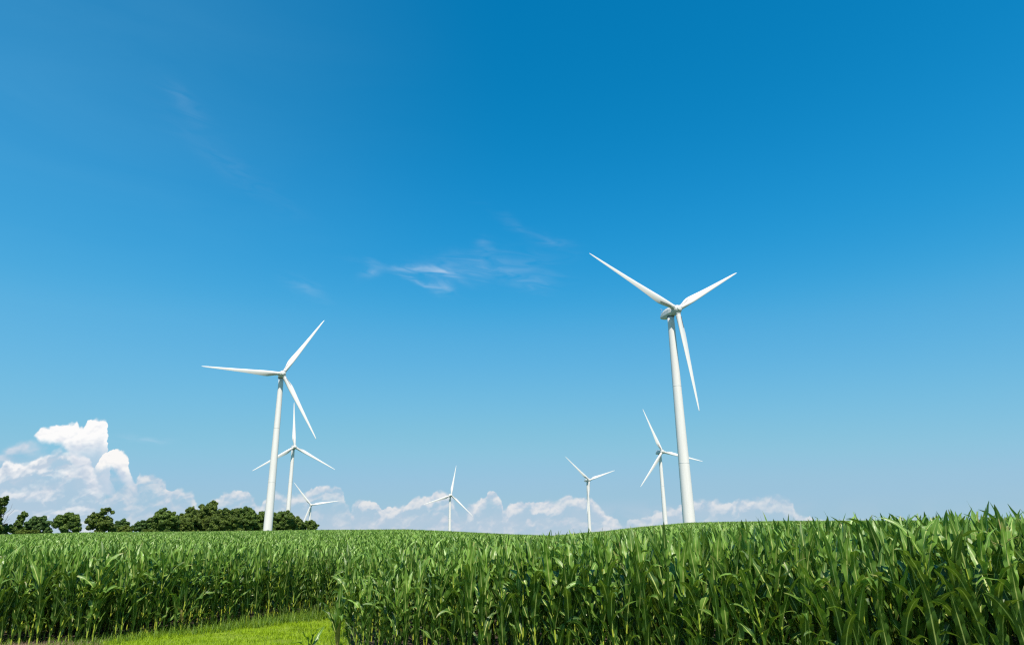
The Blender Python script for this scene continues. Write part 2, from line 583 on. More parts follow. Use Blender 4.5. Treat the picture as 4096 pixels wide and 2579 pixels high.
# ------------------------------------------------------------------ corn
def leaf_arrays(rng, L, W, th0, droop, az, nseg, nx, base, wave=1.0, p=1.7, twist=0.0, sway=0.0, fold=0.45):
    s = np.linspace(0, 1, nseg + 1)
    th = th0 + droop * s ** p
    a = az + sway * s
    ds = L / nseg
    mid = 0.5 * (th[1:] + th[:-1])
    ma = 0.5 * (a[1:] + a[:-1])
    step = np.stack([np.sin(mid) * np.cos(ma), np.sin(mid) * np.sin(ma), np.cos(mid)], -1) * ds
    P = np.vstack([[0, 0, 0], np.cumsum(step, 0)]) + base
    T = np.stack([np.sin(th) * np.cos(a), np.sin(th) * np.sin(a), np.cos(th)], -1)
    S = np.stack([-np.sin(a), np.cos(a), 0 * a], -1)
    N = np.cross(T, S)
    tw = twist * s
    S2 = S * np.cos(tw)[:, None] + N * np.sin(tw)[:, None]
    N2 = np.cross(T, S2)
    w = W * np.minimum(1, .42 + 2.4 * s) * (1 - s ** 2.3) ** .85 + W * .035
    xs = np.linspace(-1, 1, nx + 1)
    f1, f2 = rng.uniform(2.2, 4.6, 2)
    p1, p2 = rng.uniform(0, 6.3, 2)
    amp = wave * W * .34 * np.sin(np.pi * np.clip(s * 1.15, 0, 1))
    V = np.zeros((nseg + 1, nx + 1, 3))
    UV = np.zeros((nseg + 1, nx + 1, 2))
    fo = fold * (1 - .75 * s)
    for j, x in enumerate(xs):
        ww = np.sin(2 * np.pi * (f1 if x < 0 else f2) * s + (p1 if x < 0 else p2)) * amp * abs(x) ** 1.6
        off = S2 * (x * w * .5 * np.cos(fo))[:, None] - N2 * ((-abs(x)) * w * .5 * np.sin(fo) + ww)[:, None]
        V[:, j] = P + off
        UV[:, j, 0] = .5 + .5 * x
        UV[:, j, 1] = s
    F = []
    for i in range(nseg):
        for j in range(nx):
            q = i * (nx + 1) + j
            F.append((q, q + 1, q + nx + 2, q + nx + 1))
    return V.reshape(-1, 3), np.array(F), UV.reshape(-1, 2)


def stalk_arrays(H, lean, nz, nr=6, r0=.0145, r1=.006):
    zs = np.linspace(-.03, H, nz)
    V, F = [], []
    for i, z in enumerate(zs):
        t = max(z, 0) / H
        r = r0 + (r1 - r0) * t
        if nz > 6:
            r *= 1.0 + (.16 if i % 2 else 0)
        for k in range(nr):
            an = 2 * math.pi * k / nr
            V.append((r * math.cos(an) + lean[0] * t * t, r * math.sin(an) + lean[1] * t * t, z))
    for i in range(nz - 1):
        for k in range(nr):
            k2 = (k + 1) % nr
            F.append((i * nr + k, i * nr + k2, (i + 1) * nr + k2, (i + 1) * nr + k))
    return np.array(V), np.array(F)


def tassel_arrays(rng, top, nb_=9):
    V, F = [], []
    def strand(p, d, L, r):
        p = np.array(p, float)
        b = len(V)
        n = 5
        for i in range(n + 1):
            t = i / n
            c = p + d * L * t + np.array([0, 0, -.5 * L * t * t * (1 - abs(d[2]))])
            rr = r * (1 - .55 * t)
            for k in range(3):
                a = 2.09 * k
                V.append(c + np.array([math.cos(a) * rr, math.sin(a) * rr, 0]))
        for i in range(n):
            for k in range(3):
                k2 = (k + 1) % 3
                F.append((b + i * 3 + k, b + i * 3 + k2, b + i * 3 + 3 + k2, b + i * 3 + 3 + k))
    strand(top, np.array([0, 0, 1.]), .34, .009)
    for i in range(nb_):
        a = rng.uniform(0, 6.28)
        e = rng.uniform(.3, .75)
        strand(np.array(top) + [0, 0, .02 * i / 2], np.array([math.cos(a) * math.cos(e), math.sin(a) * math.cos(e), math.sin(e)]), rng.uniform(.15, .24), .006)
    return np.array(V), np.array(F)


def corn_plant(seed, lod, tassel=False, small=False):
    """returns dict of part arrays. lod 0 full, 1 near field, 2 mid field, 3 far field"""
    rng = np.random.default_rng(seed)
    H = (.55 if small else 1.28) + rng.uniform(-.06, .06)
    az0 = rng.uniform(0, 6.28)
    lean = rng.normal(0, .03, 2)
    n_leaf = 13 if not small else 7
    nseg, nx = {0: (12, 4), 1: (7, 2), 2: (4, 1), 3: (3, 1)}[lod]
    Vs, Fs, UVs, TI = [], [], [], []
    nv = 0
    first = {0: 0, 1: 1, 2: 5, 3: 8}[lod]
    zs = np.linspace(.08, H, n_leaf)
    for i in range(first, n_leaf):
        t = i / (n_leaf - 1)
        az = az0 + (math.pi if i % 2 else 0) + rng.normal(0, .45)
        L = .95 * (.40 + .42 * math.sin(math.pi * min(1, .18 + .72 * t))) * rng.uniform(.85, 1.12)
        W = .90 * (.075 + .062 * math.sin(math.pi * min(1, .12 + .75 * t))) * rng.uniform(.85, 1.15)
        if t > .78:                                   # erect whorl at the top
            th0 = rng.uniform(.04, .22) + (rng.uniform(.0, .25) if lod >= 2 else 0)
            dr = rng.choice([rng.uniform(.10, .5), rng.uniform(.5, 1.1), rng.uniform(1.2, 2.2)], p=[.70, .20, .10])
            pp = 2.2
            L *= 1.16
        else:
            th0 = rng.uniform(.18, .46)
            dr = rng.choice([rng.uniform(.15, .6), rng.uniform(.8, 1.5), rng.uniform(1.6, 2.5)], p=[.38, .37, .25])
            pp = rng.uniform(1.4, 3.4)
        tt = t * t
        base = np.array([lean[0] * tt, lean[1] * tt, zs[i] * 1.0])
        if lod >= 2:
            dr += rng.uniform(.0, .45)
        if lod == 3:
            W *= 1.25
        v, f, uv = leaf_arrays(rng, L, W, th0, dr, az, nseg, nx, base, wave=rng.uniform(.6, 1.3), p=pp, twist=rng.normal(0, .75), sway=rng.normal(0, .25))
        Vs.append(v)
        Fs.append(f + nv)
        UVs.append(uv)
        dry = 1.7 if (t < .25 and rng.random() < .10) else np.clip(rng.normal(.06 + .66 * t * t + (.20 if lod >= 2 else 0), .17), 0, 1)  # younger upper leaves lighter; mid and far plants get sunlit brightness painted into tint
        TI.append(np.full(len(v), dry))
        nv += len(v)
    out = {'leaf': (np.vstack(Vs), np.vstack(Fs), np.vstack(UVs), np.concatenate(TI))}
    out['stalk'] = stalk_arrays(H + .04, lean, {0: 15, 1: 4, 2: 2, 3: 2}[lod], 6 if lod == 0 else 4)
    if tassel:
        out['tassel'] = tassel_arrays(rng, (lean[0], lean[1], H + .30))
        sv, sf = stalk_arrays(H + .34, lean, 17, 6)
        out['stalk'] = (sv, sf)
    return out


def plant_height(P):
    """relative height of the crop: low at the corner of the notch, lower along the far edge of the left block"""
    dc = np.hypot(P[..., 0] - AR[0], P[..., 1] - AR[1])
    r = np.hypot(P[..., 0], P[..., 1])
    b = np.degrees(np.arctan2(P[..., 0], P[..., 1]))
    hr = np.interp(b, [-16, -8, 0, 6, 12, 18, 26, 36, 44], [.84, .88, .92, .95, .97, 1.0, 1.035, 1.06, 1.06])
    hr = hr * (1 - .09 * smooth01((r - 13) / 10.0) * (1 - smooth01((b - 14) / 10)))
    hr = hr * (0.70 + 0.30 * smooth01((dc - .1) / 1.9))
    dl = np.clip((P[..., 0] + 8.0) / 4.0, 0, 1)
    hl = .90 - 0.10 * dl * np.exp(-np.clip(left_depth(P), 0, None) / 3.0)
    return np.where(in_right(P), hr, hl)


# positions: rows run parallel to the edge of each block
def rows(A, B, n_rows, s0, s1, pitch, gap, rng, first=.12):
    d = (B - A) / np.linalg.norm(B - A)
    nrm = np.array([-d[1], d[0]])
    pts, ri = [], []
    for i in range(n_rows):
        s = np.arange(s0, s1, pitch)
        s = s + rng.normal(0, .025, len(s)) + rng.uniform(0, pitch)
        s = s[rng.random(len(s)) > .035]
        p = A + s[:, None] * d + (first + gap * i + rng.normal(0, .03, len(s)))[:, None] * nrm
        pts.append(p)
        ri.append(np.full(len(p), i))
    return np.vstack(pts), np.concatenate(ri)


rr = np.random.default_rng(5)
PITCH, GAP = .165, .68
pr, ir = rows(AR, BR, 45, -4, 40, PITCH, GAP, rr)
pl, il = rows(AL, BL, 45, -.05, 40, PITCH, GAP, rr)
po, io = rows(OL, AL, 45, -30, float(np.linalg.norm(AL - OL)) - .02, PITCH, GAP, rr)
po_ok = side(po, AL, BL) > .1
po, io = po[po_ok], io[po_ok]
pl_ok = side(pl, OL, AL) > .1
pl, il = np.vstack([pl[pl_ok], po]), np.concatenate([il[pl_ok], io])
kr = in_right(pr)
kl = ~in_right(pl) & (np.hypot(pl[:, 0] + 4.3, pl[:, 1] - 17.9) > .3)
pr, ir, pl, il = pr[kr], ir[kr], pl[kl], il[kl]


def bearing(P):
    return np.degrees(np.arctan2(P[:, 0], P[:, 1]))


def spread(P):
    return np.hypot(P[:, 0], P[:, 1])


VIEW = 40.5
ind_r = (ir < 3) & (np.abs(bearing(pr)) < 38.6)
ind_l = (il < 2) & (bearing(pl) > -37.2) & (bearing(pl) < -10) & (pl[:, 1] < 19.5)
print('individual plants', ind_r.sum(), ind_l.sum())

VAR0 = [corn_plant(100 + i, 0) for i in range(26)]
VART = [corn_plant(300 + i, 0, tassel=True) for i in range(2)]
VARS = [corn_plant(400, 0, small=True)]


def variant_meshes(v):
    lv, lf, luv, lt = v['leaf']
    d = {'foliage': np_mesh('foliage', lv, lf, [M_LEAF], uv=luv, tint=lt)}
    sv, sf = v['stalk']
    d['stalk'] = np_mesh('stalk', sv, sf, [M_STALK])
    if 'tassel' in v:
        tv, tf = v['tassel']
        d['tassel'] = np_mesh('tassel', tv, tf, [M_TASSEL])
    return d


def proto_plant(v):
    root = bpy.data.objects.new('corn_plant', None)
    root.empty_display_size = .2
    kids = []
    for k, me in variant_meshes(v).items():
        kids.append(bpy.data.objects.new(k, me))
    return root, kids


P0 = [proto_plant(v) for v in VAR0]
PT = [proto_plant(v) for v in VART]
PS = [proto_plant(v) for v in VARS]
prng = np.random.default_rng(21)


def place_plant(proto, x, y, scale, label, group, wind=True):
    root = proto[0].copy()
    COL.objects.link(root)
    root.location = (x, y, float(ground_z(x, y)))
    root.scale = (scale * prng.uniform(.95, 1.08),) * 2 + (scale,)
    root.rotation_euler = (prng.normal(0, .045), prng.normal(.0, .045), prng.uniform(0, 6.28))
    for ch in proto[1]:
        c = ch.copy()
        COL.objects.link(c)
        c.parent = root
    tag(root, label, 'corn plant', group)
    return root


def zone_right(b):
    if b < -6:
        return 'beside the notch of mown grass'
    if b < 3:
        return 'below the dip in the skyline'
    if b < 11:
        return 'below two distant turbines'
    if b < 18:
        return 'below the tallest turbine'
    if b < 28:
        return 'right of the tallest turbine'
    return 'towards the right edge of the photo'


def zone_left(b):
    if b < -31:
        return 'at the dead grass by the left edge'
    if b < -24:
        return 'below the middle of the tree row'
    if b < -18:
        return 'below the large left turbine'
    return 'at the inner end of the mown grass'


ROWN = ['front', 'second', 'third', 'fourth']
tassel_at = [(9.2, .6), (22.4, 1.0), (33.0, 1.9), (34.2, .4), (36.0, 2.0)]  # bearing, row
ridx = np.where(ind_r)[0]
bb = bearing(pr)
tassel_idx = {}
TL = ['corn plant with a thin brown tassel left of the tallest turbine', 'corn plant with a reddish tassel between the tallest turbine and the right edge',
      'corn plant with a branched straw coloured tassel, left of two close together', 'corn plant with a branched straw coloured tassel, right of two close together', 'corn plant with a tassel, nearest the right edge of the photo']
for (tb, trw), lab in zip(tassel_at, TL):
    c = ridx[ir[ridx] == int(round(trw))]
    k = c[np.argmin(np.abs(bb[c] - tb))]
    tassel_idx[int(k)] = lab
for k in ridx:
    x, y = pr[k]
    h = float(plant_height(pr[k][None])[0]) * prng.uniform(.93, 1.045)
    if int(k) in tassel_idx:
        place_plant(PT[k % 2], x, y, h * .97, tassel_idx[int(k)], 'corn plants of the near right block')
        continue
    if h < .80:
        lab = 'short corn plant at the corner of the near block beside the mown grass'
    else:
        lab = 'tall corn plant, %s row of near block, %s' % (ROWN[ir[k]], zone_right(bb[k]))
    place_plant(P0[int(prng.integers(26))], x, y, h, lab, 'corn plants of the near right block')
bl_ = bearing(pl)
for k in np.where(ind_l)[0]:
    x, y = pl[k]
    h = float(plant_height(pl[k][None])[0]) * prng.uniform(.92, 1.06)
    lab = 'corn plant, %s row of left block, %s' % (ROWN[il[k]], zone_left(bl_[k]))
    place_plant(P0[int(prng.integers(26))], x, y, h, lab, 'corn plants along the left block edge')
place_plant(PS[0], -3.00, 10.75, .58, 'small lone corn plant in the mown grass in front of the corner', None)
place_plant(PS[0], -2.93, 12.1, 1.0, 'dark young corn plant leaning out from the corner over the mown grass', None)


# everything behind: one mass
def tile(variants, P, scale, rng, mats=(0, 1)):
    """all plants of one level of detail as arrays"""
    Vo, Fo, Uo, To, Mo = [], [], [], [], []
    nv = 0
    pick = rng.integers(0, len(variants), len(P))
    yaw = rng.uniform(0, 6.28, len(P))
    z = ground_z(P[:, 0], P[:, 1])
    lean = rng.normal(0, .05, (len(P), 2))
    for vi, v in enumerate(variants):
        sel = np.where(pick == vi)[0]
        if not len(sel):
            continue
        for part, mi in (('leaf', 0), ('stalk', 1)):
            if part == 'stalk' and mats == (0,):
                continue
            if part == 'leaf':
                V, F, UV, TI = v['leaf']
            else:
                V, F = v['stalk']
                UV = np.full((len(V), 2), .5)
                TI = np.full(len(V), .5)
            c, s = np.cos(yaw[sel]), np.sin(yaw[sel])
            sc = scale[sel]
            X = (V[None, :, 0] * c[:, None] - V[None, :, 1] * s[:, None]) * sc[:, None]
            Y = (V[None, :, 0] * s[:, None] + V[None, :, 1] * c[:, None]) * sc[:, None]
            Z = V[None, :, 2] * sc[:, None]
            X = X + Z * lean[sel, 0:1] + P[sel, 0:1]
            Y = Y + Z * lean[sel, 1:2] + P[sel, 1:2]
            Z = Z + z[sel][:, None]
            K, n = X.shape
            Vo.append(np.stack([X, Y, Z], -1).reshape(-1, 3))
            Fo.append((F[None] + (np.arange(K) * n)[:, None, None] + nv).reshape(-1, 4))
            Uo.append(np.tile(UV, (K, 1)))
            To.append((TI[None] + rng.normal(0, .10, (K, 1))).ravel())
            Mo.append(np.full(K * len(F), mi))
            nv += K * n
    return [np.concatenate(a) for a in (Vo, Fo, Uo, To, Mo)]


def field_mass():
    rng = np.random.default_rng(33)
    parts = []
    # near rows not built as single plants
    N = np.vstack([pr[~ind_r], pl[~ind_l]])
    b, r = bearing(N), spread(N)
    N = N[(np.abs(b) < 46) & (r < 36)]
    dens_mid = .19
    hN = plant_height(N) * rng.uniform(.92, 1.08, len(N))
    v1 = [corn_plant(500 + i, 1) for i in range(12)]
    parts.append(tile(v1, N, hN, rng))

    def sector(r0, r1, dens, half=46):
        area = rad(2 * half) / 2 * (r1 * r1 - r0 * r0)
        n = int(area * dens)
        r = np.sqrt(rng.uniform(r0 * r0, r1 * r1, n))
        a = rng.uniform(-rad(half), rad(half), n)
        return np.stack([r * np.sin(a), r * np.cos(a)], -1)

    far_zone = lambda P: P[in_left(P) | in_right(P)]
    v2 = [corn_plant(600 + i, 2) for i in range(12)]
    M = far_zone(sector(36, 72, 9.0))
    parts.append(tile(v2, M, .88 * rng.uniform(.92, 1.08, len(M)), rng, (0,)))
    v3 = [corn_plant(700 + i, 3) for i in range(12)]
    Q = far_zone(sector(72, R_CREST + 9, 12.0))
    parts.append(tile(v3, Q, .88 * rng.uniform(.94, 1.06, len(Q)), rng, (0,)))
    off = 0
    V, F, U, T, MI = [], [], [], [], []
    for v, f, u, t, mi in parts:
        V.append(v); F.append(f + off); U.append(u); T.append(t); MI.append(mi)
        off += len(v)
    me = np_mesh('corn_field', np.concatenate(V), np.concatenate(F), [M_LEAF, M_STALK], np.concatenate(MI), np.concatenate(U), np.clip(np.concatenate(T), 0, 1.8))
    print('field plants', len(N), len(M), len(Q), 'quads', len(me.polygons))
    o = link(bpy.data.objects.new('corn_field', me))
    tag(o, 'broad green mass of corn running back over the low rise to the skyline', 'corn field', kind='stuff')


field_mass()


# ------------------------------------------------------------------ grass and weeds
def blades(P, L, W, rng, bend=.6, nseg=3):
    n = len(P)
    z = ground_z(P[:, 0], P[:, 1])
    a = rng.uniform(0, 6.28, n)
    th0 = np.abs(rng.normal(0, .22, n))
    dr = np.abs(rng.normal(bend, bend * .5, n))
    s = np.linspace(0, 1, nseg + 1)
    V = np.zeros((n, nseg + 1, 2, 3))
    UV = np.zeros((n, nseg + 1, 2, 2))
    c = np.stack([P[:, 0], P[:, 1], z - .01], -1)
    S = np.stack([-np.sin(a), np.cos(a), 0 * a], -1)
    for i, t in enumerate(s):
        if i:
            th = th0 + dr * ((t + s[i - 1]) / 2) * 1.5
            c = c + np.stack([np.sin(th) * np.cos(a), np.sin(th) * np.sin(a), np.cos(th)], -1) * (L / nseg)[:, None]
        w = W * (1 - t * .93)
        V[:, i, 0] = c - S * (w / 2)[:, None]
        V[:, i, 1] = c + S * (w / 2)[:, None]
        UV[:, i, 0] = (0, t)
        UV[:, i, 1] = (1, t)
    q = np.array([[2 * i, 2 * i + 1, 2 * i + 3, 2 * i + 2] for i in range(nseg)])
    F = (q[None] + (np.arange(n) * 2 * (nseg + 1))[:, None, None]).reshape(-1, 4)
    T = np.repeat(np.clip(rng.normal(.5, .22, n), 0, 1), 2 * (nseg + 1))
    return V.reshape(-1, 3), F, UV.reshape(-1, 2), T


def stuff(name, mat, sets, label, cat):
    off = 0
    A = [[], [], [], []]
    for v, f, u, t in sets:
        for lst, x in zip(A, (v, f + off, u, t)):
            lst.append(x)
        off += len(v)
    V, F, U, T = [np.concatenate(x) for x in A]
    o = link(bpy.data.objects.new(name, np_mesh(name, V, F, [mat], uv=U, tint=T)))
    tag(o, label, cat, kind='stuff')


grng = np.random.default_rng(44)


def scatter(x0, x1, y0, y1, dens):
    n = int((x1 - x0) * (y1 - y0) * dens)
    return np.stack([grng.uniform(x0, x1, n), grng.uniform(y0, y1, n)], -1)


def vnoise(P, s, seed=0):
    g = np.random.default_rng(seed).random((64, 64))
    u = P / s
    i = np.floor(u).astype(int)
    f = u - i
    f = f * f * (3 - 2 * f)
    w = lambda a, b: g[(i[:, 0] + a) % 64, (i[:, 1] + b) % 64]
    return (w(0, 0) * (1 - f[:, 0]) + w(1, 0) * f[:, 0]) * (1 - f[:, 1]) + (w(0, 1) * (1 - f[:, 0]) + w(1, 1) * f[:, 0]) * f[:, 1]


def build_grass():
    G = scatter(-11.5, 1.0, 9.5, 18.2, 3600)
    sl, sr = left_depth(G), side(G, AR, BR)
    dry = vnoise(G, 1.3, 3) * .8 + np.clip((-7.7 - G[:, 0]) / 1.6, -.8, .8) + np.clip((sl + .6) / .7, -1, .3) * .40     # dead patch at the lower left
    inside = ~in_right(G) & ~in_left(G)
    keep = inside & (np.abs(bearing(G)) < 50)
    G, dry, sl = G[keep], dry[keep], sl[keep]
    lawn = G[(dry < .62)]
    lawn = lawn[grng.random(len(lawn)) < .35 + .9 * vnoise(lawn, .22, 12)]
    L = grng.uniform(.045, .10, len(lawn)) * (.45 + 1.3 * vnoise(lawn, .30, 9) ** 1.5 + .25 * vnoise(lawn, 1.4, 15))
    stuff('grass', M_GRASS, [blades(lawn, L, grng.uniform(.006, .011, len(lawn)), grng, .8, 2)], 'bright yellow green mown grass in the notch before the corn', 'grass')
    dead = G[(dry >= .45)]
    dead = dead[grng.random(len(dead)) < .30]
    stuff('dead_grass', M_DRY, [blades(dead, grng.uniform(.05, .16, len(dead)), grng.uniform(.004, .007, len(dead)), grng, 1.1, 3)], 'dry brown grass litter along the foot of the left corn', 'dead grass')
    # taller weeds against the foot of the corn
    W = scatter(-12.5, -2.2, 12, 19, 520)
    d = left_depth(W)
    t = np.clip((W[:, 0] + 8.6) / 3.5, 0.0, 1)                       # taller towards the inner end of the notch
    keep = (d > -.40 - .5 * t) & (d < .7) & ~in_right(W) & (vnoise(W, .6, 5) + .45 * t > .40)
    W, t = W[keep], t[keep]
    L = grng.uniform(.14, .30, len(W)) * (.55 + .75 * t)
    W2 = scatter(-12.5, -2.0, 9, 19, 160)
    d2 = side(W2, AR, np.array([-4.3, 18.2]))
    k2 = (np.abs(d2) < .35) & (side(W2, AR, BR) > -.3)
    W2 = W2[k2]
    stuff('weeds', M_WEED, [blades(W, L, grng.uniform(.008, .020, len(W)), grng, 1.0, 4), blades(W2, grng.uniform(.10, .25, len(W2)), grng.uniform(.008, .016, len(W2)), grng, 1.0, 4)],
          'rough dark green weeds at the foot of the corn rows', 'weeds')


build_grass()


def make_lawn():
    pts = [(-22, 4.5), (16, 3.0), tuple(BR + .35 * (BR - AR)), tuple(BR), tuple(AR), (-4.15, 18.0), tuple(BL), tuple(AL), tuple(OL), (-22, 12.0)]
    m, nb, bs, out = material('lawn_thatch')
    pos = nb.n('ShaderNodeNewGeometry').outputs['Position']
    nb.l(nb.mix(nb.rng(nb.noise(pos, 3.0, 5.0, .6), .35, .65), rgb(.080, .125, .006), rgb(.19, .25, .015)), bs.inputs['Base Color'])
    bs.inputs['Roughness'].default_value = .95
    o = mesh_obj('lawn', [(x, y, .004) for x, y in pts], [tuple(range(len(pts)))], m, None, False)
    tag(o, 'mown turf below the grass blades', kind='structure')


make_lawn()

# ------------------------------------------------------------------ trees beyond the field
def leaf_cards(centers, radii, n_each, size, rng, squash=.8):
    Vs, Ts = [], []
    for c, r, n in zip(centers, radii, n_each):
        d = rng.normal(size=(n, 3))
        d /= np.linalg.norm(d, axis=1)[:, None]
        rad_ = rng.uniform(.55, 1.06, n) ** .6
        # lumpy surface: sub clumps
        sub = rng.normal(size=(14, 3))
        sub /= np.linalg.norm(sub, axis=1)[:, None]
        near = (d @ sub.T).max(1)
        rad_ = rad_ * (.70 + .36 * smooth01((near - .70) / .25))
        P = np.array(c) + d * rad_[:, None] * np.array([r, r, r * squash])
        nrm = d + rng.normal(0, .55, (n, 3)) + np.array([0, 0, .35])
        nrm /= np.linalg.norm(nrm, axis=1)[:, None]
        a = np.cross(nrm, rng.normal(size=(n, 3)))
        a /= np.linalg.norm(a, axis=1)[:, None]
        b = np.cross(nrm, a)
        s = (size * rng.uniform(.6, 1.3, n))[:, None]
        q = np.stack([P + a * s * .6, P + b * s * .38 + nrm * s * .1, P - a * s * .55, P - b * s * .38 + nrm * s * .1], 1)
        Vs.append(q.reshape(-1, 3))
        Ts.append(np.repeat(np.clip(rng.normal(.5, .25, n), 0, 1), 4))
    V = np.concatenate(Vs)
    F = np.arange(len(V)).reshape(-1, 4)
    return V, F, np.concatenate(Ts)


def limb(p, q, r0, r1, n=7, seg=4, rng=None):
    p, q = np.array(p, float), np.array(q, float)
    V, F = [], []
    L = np.linalg.norm(q - p)
    for i in range(seg + 1):
        t = i / seg
        c = p + (q - p) * t
        if rng is not None and 0 < i < seg:
            c = c + rng.normal(0, .05 * L, 3) * np.array([1, 1, .4])
        r = r0 + (r1 - r0) * t
        for k in range(n):
            a = 2 * math.pi * k / n
            V.append((c[0] + r * math.cos(a), c[1] + r * math.sin(a), c[2]))
    for i in range(seg):
        for k in range(n):
            k2 = (k + 1) % n
            F.append((i * n + k, i * n + k2, (i + 1) * n + k2, (i + 1) * n + k))
    F.append(tuple(range(seg * n, seg * n + n)))
    return V, F


def tree(bear, dist, lobes, label, mat, name='broadleaf_tree', group='trees in the row beyond the field', dens=1.5, size=.62, branches=None, seed=0):
    """lobes: (dx, dz, r) in metres relative to the foot as seen from the field; foot at the ground."""
    rng = np.random.default_rng(900 + seed)
    b = rad(bear)
    x, y = dist * math.sin(b), dist * math.cos(b)
    z = float(ground_z(x, y))
    root = empty(name, (x, y, z), -b)
    top = max(l[1] + l[2] for l in lobes)
    cs, rs, ns = [], [], []
    for dx, dz, r in lobes:
        cs.append((dx, 0, dz))                                      # thin inner fill
        rs.append(r * .72)
        ns.append(int(60 * dens * r * r))
        n_cl = int(9 + 2.2 * r)
        for q in range(n_cl):                                       # leafy clumps over the outside
            u = rng.normal(size=3)
            u /= np.linalg.norm(u)
            rr_ = r * rng.uniform(.24, .42)
            k_ = rng.uniform(.68, 1.0)
            cs.append((dx + u[0] * r * k_, u[1] * r * k_, dz + u[2] * r * k_ * .86))
            rs.append(rr_)
            ns.append(int(150 * dens * rr_ * rr_) + 8)
    V, F, T = leaf_cards(cs, rs, ns, size, rng)
    cr = link(bpy.data.objects.new('crown', np_mesh('crown', V, F, [mat], tint=T, smooth=False)), root)
    parts = []
    fork = max(1.5, top * .32)
    parts.append(limb((0, 0, -.5), (0, 0, fork), top * .026, top * .019, 9, 4, rng))
    for dx, dz, r in lobes:
        parts.append(limb((0, 0, fork * rng.uniform(.75, 1)), (dx, 0, dz), top * .012, .06, 6, 5, rng))
    for p, q in (branches or []):
        parts.append(limb(p, q, .14, .04, 5, 6, rng))
    v, f = join([([tuple(a) for a in vv], ff) for vv, ff in parts])
    mesh_obj('trunk', v, f, M_BARK, root)
    tag(root, label, 'bush' if name == 'bush' else 'tree', group)
    return root


exec_trees = True
CAMF = 1590.0 / 2408 * 36.0


def skyline_deg(b):
    return float(np.interp(b, _CB, _CE))


def tree_px(x0, x1, ytop, ybase, bc, bx, dist, label, mat, seed, lob=None, **kw):
    """A tree from its angular size: bc = bearing of its middle, width (x1-x0) and height above the skyline in units of 1/1590 rad."""
    k = dist / 1590.0
    w = (x1 - x0) * k * 1.05 * math.cos(rad(bc)) ** 1
    k2 = k / math.cos(rad(bc)) * math.cos(rad(bc))
    zs = EYE + dist * math.tan(rad(skyline_deg(bc)))               # skyline height at that distance
    b = rad(bc)
    zf = float(ground_z(dist * math.sin(b), dist * math.cos(b)))
    base = zs - zf                                                   # hidden part
    H = (ybase - ytop) * k * 1.02
    lobes = []
    for (fx, fz, fr) in list(lob) + ([(-.26, .02, .26), (.0, .02, .26), (.26, .02, .26)] if x0 > 340 else [(.05, .0, .22)]):
        sq = .84 if x0 < 280 else 1.0                               # the trees at the left end stand apart
        lobes.append((fx * w * .92 * sq, base + fz * H * .96, fr * H * .86 * (.9 if x0 < 280 else 1.0)))
    return tree(bc, dist, lobes, label, mat, seed=seed, **kw)


